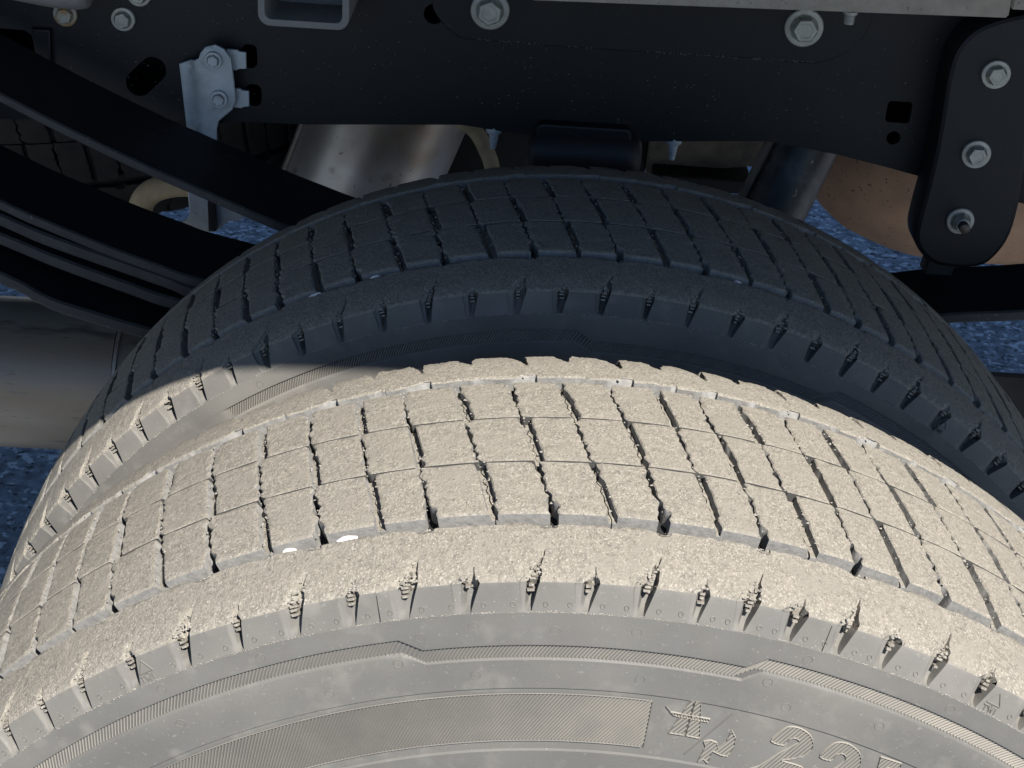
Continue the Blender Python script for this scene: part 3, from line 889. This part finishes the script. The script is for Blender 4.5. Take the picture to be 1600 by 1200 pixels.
# spring hanger plate at the right
hg = thing("spring_hanger", "black rounded hanger plate with three bolts at the right of the rail", "bracket", (0.287, 0.468, 0.309))
HP = [(0.2984, 0.4975), (0.2826, 0.4922), (0.2690, 0.4845), (0.2600, 0.4712), (0.2574, 0.4523), (0.2584, 0.4139), (0.2582, 0.3791), (0.2556, 0.3400), (0.2565, 0.3265), (0.2617, 0.3174), (0.2725, 0.3098), (0.2850, 0.3078), (0.2989, 0.3088), (0.3100, 0.3138), (0.3192, 0.3310), (0.3215, 0.3529), (0.3205, 0.3782), (0.3178, 0.4178), (0.3180, 0.4657), (0.3185, 0.5036)]
put(plate_obj("plate", smooth_poly(HP, 4), [], 0.466, 0.034, M_BLACK, bevel=0.0035), hg)
put(plate_obj("tongue", [(0.2700, 0.3120), (0.2680, 0.2960), (0.2870, 0.2960), (0.2885, 0.3120)], [], 0.472, 0.02, M_BLACK2, bevel=0.001), hg)
put(flange_bolt(0.2872, 0.4570, 0.466, 0.0105, None, None, 0.35), hg)
put(flange_bolt(0.2849, 0.3966, 0.466, 0.0108, None, None, 0.5), hg)
put(flange_bolt(0.2834, 0.3438, 0.466, 0.0104, None, None, 0.15, nut=True), hg)

# galvanised cable bracket
cb = thing("cable_bracket", "pale galvanised bracket with two bolts fixed to the frame rail", "bracket", (-0.28, 0.49, 0.36))
CL = [(-0.3046, 0.4169), (-0.2960, 0.4205), (-0.2886, 0.4243), (-0.2868, 0.4290), (-0.2835, 0.4330), (-0.2769, 0.4352), (-0.2705, 0.4325), (-0.2660, 0.4258), (-0.2642, 0.4089), (-0.2634, 0.3947), (-0.2660, 0.3875), (-0.2714, 0.3827), (-0.2765, 0.3780), (-0.2785, 0.3707), (-0.2788, 0.3500), (-0.3015, 0.3500), (-0.3009, 0.3646)]
pl = plate_obj("plate", CL, [], 0.488, 0.003, M_GALV, bevel=0.0008)
bm = bmesh.new(); bm.from_mesh(pl.data)
bmesh.ops.triangulate(bm, faces=bm.faces[:])
for _ in range(3):
    bmesh.ops.subdivide_edges(bm, edges=[e for e in bm.edges if e.calc_length() > 0.006], cuts=1, use_grid_fill=True)
    bmesh.ops.triangulate(bm, faces=bm.faces[:])
for vtx in bm.verts:
    lx = vtx.co.x + 0.0035 * (vtx.co.z - 0.40) / 0.02 * 0.25
    vtx.co.y += 0.0075 * (1 - smoothstep(-0.2955, -0.2915, lx)) - 0.0045
    for (bx, bz) in ((-0.2778, 0.4252), (-0.2745, 0.3958)):
        vtx.co.y -= 0.0012 * (1 - smoothstep(0.0075, 0.0095, hypot(vtx.co.x - bx, vtx.co.z - bz)))
bm.to_mesh(pl.data); bm.free()
put(pl, cb)
put(flange_bolt(-0.2778, 0.4250, 0.4825, 0.0066, None, M_GALV, 0.1), cb)
put(flange_bolt(-0.2745, 0.3957, 0.4825, 0.0066, None, M_GALV, 0.25), cb)
for (x0, x1, z0, z1) in ((-0.2690, -0.2560, 0.4172, 0.4305), (-0.2660, -0.2545, 0.3882, 0.4010)):
    put(plate_obj("tab", [(x0, z0 - 0.001), (x0 + 0.006, z0 - 0.0012), (x0 + 0.008, z0), (x1, z0 + 0.0005), (x1, z1 - 0.0015), (x1 - 0.005, z1 - 0.0012), (x1 - 0.006, z1), (x0, z1)], [], 0.4905, 0.003, M_GALV, bevel=0.0006), cb)

# open rectangular tube and other pieces above
tb = thing("square_tube", "open end of a grey square steel tube at the top edge", "steel tube", (-0.205, 0.44, 0.466))
o_ = rrect(-0.2362, 0.4665, -0.1735, 0.5290, 0.008); i_ = rrect(-0.2322, 0.4705, -0.1775, 0.5250, 0.005)
put(plate_obj("tube_wall", o_, [i_], 0.438, 0.0615, M_TUBE, bevel=0.0004), tb)
put(plate_obj("end_wall", i_, [circ(-0.2, 0.497, 0.008)], 0.485, 0.004, M_TUBE), tb)

be = thing("mounting_angle", "dusty beige mounting angle running above the rail at top right", "mounting angle", (0.12, 0.44, 0.495))
def slab(name, p0, p1, hgt, y0, y1, m):
    (xa, za), (xb, zb) = p0, p1
    bm = bmesh.new()
    vs = [bm.verts.new(c) for c in ((xa, y0, za), (xb, y0, zb), (xb, y0, zb + hgt), (xa, y0, za + hgt), (xa, y1, za), (xb, y1, zb), (xb, y1, zb + hgt), (xa, y1, za + hgt))]
    for q in ((0, 1, 2, 3), (7, 6, 5, 4), (4, 5, 1, 0), (5, 6, 2, 1), (6, 7, 3, 2), (7, 4, 0, 3)): bm.faces.new([vs[k] for k in q])
    bmesh.ops.bevel(bm, geom=bm.edges[:], offset=min(0.0012, hgt * 0.2), segments=2, affect='EDGES')
    return bm_obj(name, bm, m)
put(slab("web", (-0.0477, 0.4955), (0.2799, 0.5045), 0.09, 0.4385, 0.444, M_BEIGE), be)
put(slab("foot", (-0.0477, 0.4965), (0.2799, 0.5055), 0.005, 0.4445, 0.4975, M_BEIGE), be)
put(slab("end_piece", (0.2805, 0.5105), (0.42, 0.5125), 0.08, 0.4385, 0.4450, M_BEIGE), be)
sd = thing("threaded_stud", "short zinc stud poking down under the beige angle", "bolt", (0.176, 0.46, 0.488))
n = 18; pts = [(0.0001, 0.0), (0.0036, 0.0)] + [(0.0036 + (0.0004 if q % 2 else 0), 0.0008 + 0.001 * q) for q in range(16)]
vs, fs = [], []
for q in range(n):
    t = 2 * pi * q / n
    for r, d in pts: vs.append((r * cos(t), r * sin(t), d))
k = len(pts)
for q in range(n):
    for j in range(k - 1): fs.append((q * k + j, q * k + j + 1, ((q + 1) % n) * k + j + 1, ((q + 1) % n) * k + j))
mesh_obj("shank", vs, fs, M_ZINC, sd)
bmx = lathe_y("washer", [(0.0001, 0), (0.0052, 0), (0.0052, 0.002)], M_ZINC, None, 0, 0, 0)
bmx.data.transform(Matrix.Rotation(radians(90), 4, 'X')); bmx.parent = sd; bmx.location = (0, 0, 0.009)

def tube(name, pts, rad, m, parent=None, n=16, sub=6, cap=True):
    """round tube through points (Catmull-Rom); rad: number or list"""
    P = [Vector(p) for p in pts]
    path, rads = [], []
    R_ = rad if isinstance(rad, list) else [rad] * len(P)
    for i in range(len(P) - 1):
        p0 = P[max(0, i - 1)]; p1 = P[i]; p2 = P[i + 1]; p3 = P[min(len(P) - 1, i + 2)]
        for j in range(sub):
            t = j / sub
            path.append(0.5 * ((2 * p1) + (-p0 + p2) * t + (2 * p0 - 5 * p1 + 4 * p2 - p3) * t * t + (-p0 + 3 * p1 - 3 * p2 + p3) * t ** 3))
            rads.append(lerp(R_[i], R_[i + 1], t))
    path.append(P[-1]); rads.append(R_[-1])
    vs, fs = [], []
    up = Vector((0.13, 0.2, 1)).normalized()
    for i, p in enumerate(path):
        d = (path[min(i + 1, len(path) - 1)] - path[max(i - 1, 0)]).normalized()
        a = d.cross(up).normalized(); b_ = a.cross(d)
        up = b_
        for q in range(n):
            t = 2 * pi * q / n
            vs.append(p + (a * cos(t) + b_ * sin(t)) * rads[i])
    for i in range(len(path) - 1):
        for q in range(n):
            fs.append((i * n + q, i * n + (q + 1) % n, (i + 1) * n + (q + 1) % n, (i + 1) * n + q))
    if cap:
        fs.append(tuple(reversed(range(n)))); fs.append(tuple((len(path) - 1) * n + q for q in range(n)))
    return mesh_obj(name, vs, fs, m, parent, ang=40)

# leaf springs: each leaf a bent flat bar
def leaf(name, top, thick, y0, y1, parent, taper=None, tilt=0.0):
    bm = bmesh.new()
    xs = [p[0] for p in top]
    P = []
    for i in range(len(top) - 1):
        p0 = Vector(top[max(0, i - 1)]); p1 = Vector(top[i]); p2 = Vector(top[i + 1]); p3 = Vector(top[min(len(top) - 1, i + 2)])
        for j in range(5):
            t = j / 5
            P.append(0.5 * ((2 * p1) + (-p0 + p2) * t + (2 * p0 - 5 * p1 + 4 * p2 - p3) * t * t + (-p0 + 3 * p1 - 3 * p2 + p3) * t ** 3))
    P.append(Vector(top[-1]))
    th = thick if not taper else None
    rings_ = []
    N = len(P)
    for i, p in enumerate(P):
        tk = thick if not taper else lerp(taper[0], taper[1], i / (N - 1))
        b_ = tk * 0.16
        prof_ = [(y0, -b_), (y0, -tk + b_), (y0 + b_, -tk), (y1 - b_, -tk), (y1, -tk + b_), (y1, -b_), (y1 - b_, 0), (y0 + b_, 0)]
        rings_.append([bm.verts.new((p.x, y, p.y + dz + tilt * (y - y0))) for y, dz in prof_])
    for i in range(N - 1):
        for k in range(8):
            fc = bm.faces.new((rings_[i][k], rings_[i][(k + 1) % 8], rings_[i + 1][(k + 1) % 8], rings_[i + 1][k]))
            fc.material_index = 1 if k in (7, 0, 1) else 0
    bm.faces.new(rings_[0]); bm.faces.new(list(reversed(rings_[-1])))
    return bm_obj(name, bm, [M_BLACK2, M_EDGE], parent, ang=22)
sp = thing("leaf_spring", "main pack of black spring leaves running behind the tires", "leaf spring", (0, 0.41, 0.20))
put(leaf("leaf", [(-0.75, 0.50), (-0.55, 0.396), (-0.421, 0.3338), (-0.3874, 0.3195), (-0.3421, 0.3020), (-0.3075, 0.2905), (-0.2748, 0.2809), (-0.15, 0.258), (0.0, 0.248), (0.15, 0.265), (0.2649, 0.2907), (0.33, 0.2992), (0.50, 0.325)], 0.0085, 0.41, 0.492, None), sp)
put(leaf("leaf", [(-0.70, 0.452), (-0.55, 0.378), (-0.4225, 0.3225), (-0.3885, 0.3085), (-0.3380, 0.2920), (-0.3022, 0.2805), (-0.2750, 0.2715), (-0.15, 0.247), (0.0, 0.237), (0.12, 0.245)], 0.0105, 0.411, 0.491, None), sp)
put(leaf("leaf", [(-0.62, 0.386), (-0.424, 0.3080), (-0.3850, 0.2925), (-0.3318, 0.2745), (-0.2911, 0.2625), (-0.15, 0.234), (0.0, 0.224), (0.10, 0.230)], 0.0105, 0.410, 0.492, None), sp)
hs = thing("helper_spring", "single thick black helper leaf slanting in front of the rail", "leaf spring", (-0.3, 0.41, 0.33))
put(leaf("leaf", [(-0.70, 0.555), (-0.52, 0.468), (-0.4134, 0.4145), (-0.3885, 0.4020), (-0.3527, 0.3852), (-0.3152, 0.3685), (-0.2860, 0.3568), (-0.2541, 0.3440), (-0.2100, 0.3270), (-0.13, 0.303), (0.0, 0.285)], 0.0075, 0.41, 0.484, None, tilt=0.13), hs)
br = thing("spring_clamp_bar", "dark bent bar below the main leaf spring at left", "bar", (-0.37, 0.40, 0.25))
put(leaf("bar", [(-0.56, 0.340), (-0.4229, 0.2810), (-0.4000, 0.2690), (-0.3846, 0.2616), (-0.3600, 0.2545), (-0.3123, 0.2420), (-0.22, 0.222)], 0.0105, 0.400, 0.475, None), br)

# bracket hanging under the helper leaf
hb = thing("hanging_bracket", "grey folded steel bracket between the two leaf springs", "bracket", (-0.30, 0.55, 0.26))
put(plate_obj("plate", smooth_poly([(-0.3130, 0.3100), (-0.2740, 0.3040), (-0.2720, 0.2730), (-0.2850, 0.2690), (-0.2960, 0.2590), (-0.3080, 0.2600), (-0.3220, 0.2635), (-0.3150, 0.2720)], 3), [], 0.55, 0.004, M_GALV, bevel=0.001), hb)
put(plate_obj("rib", [(-0.2985, 0.305), (-0.2945, 0.305), (-0.2945, 0.262), (-0.2985, 0.262)], [], 0.544, 0.008, M_BLACK, bevel=0.001), hb)
pb = tag(tube("bent_pipe", [(-0.300, 0.60, 0.2760), (-0.325, 0.60, 0.2785), (-0.348, 0.601, 0.2745), (-0.3640, 0.602, 0.2640), (-0.370, 0.602, 0.2480), (-0.366, 0.601, 0.225), (-0.36, 0.60, 0.20)], 0.0105, M_TAN, n=18), "tan dusty pipe bend glimpsed between the leaf springs", "pipe")
hd = tag(tube("fitting", [(-0.306, 0.60, 0.285), (-0.303, 0.60, 0.268), (-0.300, 0.60, 0.250)], 0.011, M_RUBBER, n=16), "black fitting block at the end of the tan pipe bend", "fitting")

# hose, bump stop, shock
tag(tube("hose", [(-0.135, 0.64, 0.337), (-0.115, 0.63, 0.3440), (-0.0985, 0.62, 0.3420), (-0.0868, 0.62, 0.3330), (-0.0785, 0.62, 0.3190), (-0.0725, 0.62, 0.3030), (-0.070, 0.62, 0.27), (-0.068, 0.62, 0.22)], 0.0066, M_TAN, n=16), "tan dusted hose curving down below the frame rail", "hose")
bs = thing("bump_stop", "black rubber bump stop under the frame rail, above the inner tire", "bump stop", (0, 0.50, 0.35))
put(tube("cushion", [(-0.0445, 0.50, 0.3640), (-0.0440, 0.50, 0.3640), (-0.041, 0.50, 0.3640), (-0.034, 0.50, 0.3642), (0.0, 0.50, 0.3650), (0.030, 0.50, 0.3655), (0.0385, 0.50, 0.3655), (0.0425, 0.50, 0.3655), (0.0432, 0.50, 0.3655)], [0.004, 0.010, 0.0165, 0.0195, 0.0205, 0.0200, 0.0165, 0.010, 0.004], M_RUBBER, n=28, sub=4), bs)
put(plate_obj("cup", rrect(-0.036, 0.3780, 0.032, 0.3880, 0.003), [], 0.489, 0.062, M_BLACK, bevel=0.002), bs)
sh_ = thing("shock_absorber", "dark grimy shock absorber tube slanting below the rail", "shock absorber", (0.17, 0.58, 0.32))
a_, b2 = Vector((0.2000, 0.60, 0.3950)), Vector((0.1200, 0.56, 0.18))
put(tube("body", [a_, a_.lerp(b2, 0.5), b2], 0.0265, M_SHOCK, n=32), sh_)
dd = Vector((-0.030, -0.004, 0.006))
put(tube("guard_edge", [a_ + dd, a_.lerp(b2, 0.5) + dd, b2 + dd], 0.0035, M_BROWN, n=10), sh_)

# exhaust and housings
mf = thing("exhaust_muffler", "grimed silver exhaust can low at the left edge below the leaf spring", "muffler", (-0.47, 0.56, 0.12))
put(tube("can", [(-0.75, 0.575, 0.097), (-0.6, 0.575, 0.099), (-0.47, 0.575, 0.101), (-0.3800, 0.575, 0.103)], 0.0665, M_ALU, n=48, sub=3), mf)
put(tube("seam", [(-0.3800, 0.575, 0.103), (-0.3770, 0.575, 0.103)], 0.0680, M_ALU, n=48, sub=1), mf)
put(tube("cone", [(-0.3770, 0.575, 0.103), (-0.33, 0.577, 0.105), (-0.25, 0.58, 0.107)], [0.066, 0.060, 0.028], M_ALU, n=40, sub=3), mf)
hs2 = thing("silver_canister", "bare silver cylinder slanting behind the frame rail, left of the tan hose", "canister", (-0.19, 0.80, 0.1))
ca, cb_ = Vector((-0.133, 0.82, 0.40)), Vector((-0.207, 0.808, 0.20))
put(tube("drum", [ca, ca.lerp(cb_, 0.5), cb_], 0.074, M_SILVER, n=64, sub=3), hs2)
of = Vector((-0.0725, -0.02, 0.012))
put(tube("seam_flange", [ca + of, ca.lerp(cb_, 0.5) + of, cb_ + of], 0.0042, M_ALU, n=12), hs2)
rm = thing("rusty_muffler", "large rust brown rounded muffler behind the hanger plate", "muffler", (0.36, 0.8, 0.1))
put(tube("can", [(0.2235, 0.80, 0.262), (0.2265, 0.80, 0.262), (0.238, 0.80, 0.263), (0.265, 0.80, 0.265), (0.31, 0.80, 0.267), (0.37, 0.80, 0.268), (0.6, 0.80, 0.27), (0.8, 0.80, 0.27)], [0.004, 0.018, 0.040, 0.064, 0.083, 0.092, 0.094, 0.094], M_RUST, n=56, sub=5), rm)
dc = tag(slab("steel_plate", (0.418, -0.10), (0.75, -0.10), 0.171, 0.75, 0.758, M_SPARE), "dark grimy upright steel plate low at the right edge below the spring", "steel plate")
cm = thing("crossmember", "grimy brown crossmember in shade behind the inner tire", "crossmember", (0.1, 0.85, 0.25))
put(slab("beam", (0.075, 0.2260), (0.215, 0.2480), 0.08, 0.83, 0.90, M_BROWN), cm)
put(slab("dark_beam", (-0.16, 0.1850), (0.0745, 0.1950), 0.13, 0.84, 0.90, M_UNDER), cm)
put(slab("beam_lip", (0.080, 0.2250), (0.175, 0.2240), 0.014, 0.80, 0.905, M_BLACK), cm)
ax = thing("axle", "dark rear axle tube running through the wheels", "axle", (0, 0.6, 0))
put(tube("tube", [(0, 0.05, 0), (0, 0.6, 0), (0, 1.8, 0)], 0.062, M_BROWN, n=32, sub=2), ax)

# casting at the top left
tag(tube("steel_casting", [(-0.50, 0.462, 0.489), (-0.43, 0.462, 0.484), (-0.385, 0.462, 0.4775), (-0.366, 0.462, 0.4760), (-0.360, 0.462, 0.4760), (-0.3575, 0.462, 0.4760)], [0.0165, 0.0160, 0.0150, 0.0135, 0.0105, 0.004], M_TUBE, n=24), "rounded grey casting end above the rusty bolt at top left", "casting")

# spare tyre lying flat under the frame, its tread towards us
st = thing("spare_tire", "dark spare tire lying flat below the chassis, behind the leaf springs", "tire", (-0.60, 1.04, 0.305))
b0 = len(bpy.data.objects)
BANDS = [(-180, 0.372), (180, 0.372)]
build_tire(st, 0, [-180 + 7.2 * i for i in range(50)], [], BANDS, None, False, 17, False, arc=(-75, 75))
seen = {}
for ch in st.children:
    ch.location = (0, 0, 0)
    if ch.data.users > 1 or ch.data.name in seen:
        if ch.data.name not in seen: seen[ch.data.name] = ch.data.copy(); seen[seen[ch.data.name].name] = seen[ch.data.name]
        ch.data = seen[ch.data.name]
    for k in range(len(ch.data.materials)): ch.data.materials[k] = M_SPARE
st.rotation_euler = (radians(-90), 0, radians(0))
st.rotation_euler = Matrix(((1, 0, 0), (0, 0, -1), (0, 1, 0))).to_euler()   # wheel axis upright, crown to the street

# white chips caught in the grooves
def chip(x, y, z, sx, sz, lab, rot=0.0, seed=1):
    r_ = random.Random(seed)
    bm = bmesh.new()
    bmesh.ops.create_icosphere(bm, subdivisions=2, radius=1)
    for v_ in bm.verts: v_.co = Vector((v_.co.x * sx * r_.uniform(0.8, 1.1), v_.co.y * 0.0016, v_.co.z * sz * r_.uniform(0.8, 1.1)))
    o = bm_obj("white_chip", bm, M_STONE, smooth=False)
    o.location = (x, y, z); o.rotation_euler = (radians(-35), rot, 0)
    return tag(o, lab, "chip", "white chips stuck in the tread grooves")
def chip_at(deg, yc, lab, sx, sz, seed):
    t = radians(deg); r = prof(TA) - 0.0025
    return chip(r * sin(t), yc - TA - 0.0042, r * cos(t), sx, sz, lab, t, seed)
chip_at(-20.2, 0, "small white chip in the outer groove of the sunlit tire, left of the other", 0.0036, 0.0016, 2)
chip_at(-16.3, 0, "longer white chip in the outer groove of the sunlit tire", 0.0052, 0.0016, 3)
chip_at(-24.6, DY, "curved white chip in the groove of the shaded tire, far left", 0.0050, 0.0016, 4)
chip_at(-19.0, DY, "small white chip in the groove of the shaded tire near its middle", 0.0036, 0.0018, 5)
chip_at(12.6, DY, "tiny white chip in the groove of the shaded tire on the right", 0.0026, 0.0014, 6)

# ================================================================== TRUCK BODY (above the frame: its edge throws the shade)
bd = thing("flatbed", "truck flatbed deck above the chassis, shading the inner tire", "truck bed", (0, 0.9, 0.84))
def box(name, x0, x1, y0, y1, z0, z1, m):
    bm = bmesh.new()
    bmesh.ops.create_cube(bm, size=1)
    for v_ in bm.verts: v_.co = Vector((lerp(x0, x1, v_.co.x + 0.5), lerp(y0, y1, v_.co.y + 0.5), lerp(z0, z1, v_.co.z + 0.5)))
    return bm_obj(name, bm, m, smooth=False)
put(box("deck", -2.6, 1.8, -0.144, 2.0, 0.836, 0.95, M_UNDER), bd)
put(box("side_rail", -2.6, 1.8, -0.15, -0.1445, 0.8305, 0.955, M_UNDER), bd)
put(box("far_side_rail", -2.6, 1.8, 2.0005, 2.006, 0.8305, 0.955, M_UNDER), bd)
put(plate_obj("shade_skirt", [(0.27, 0.835), (0.27, 0.80), (0.32, 0.74), (0.40, 0.70), (0.47, 0.67), (0.6, 0.64), (1.8, 0.64), (1.8, 0.835)], [], -0.1435, 0.008, M_UNDER), bd)  # unseen panel added, outline shaped to shade the inner tyre's right side
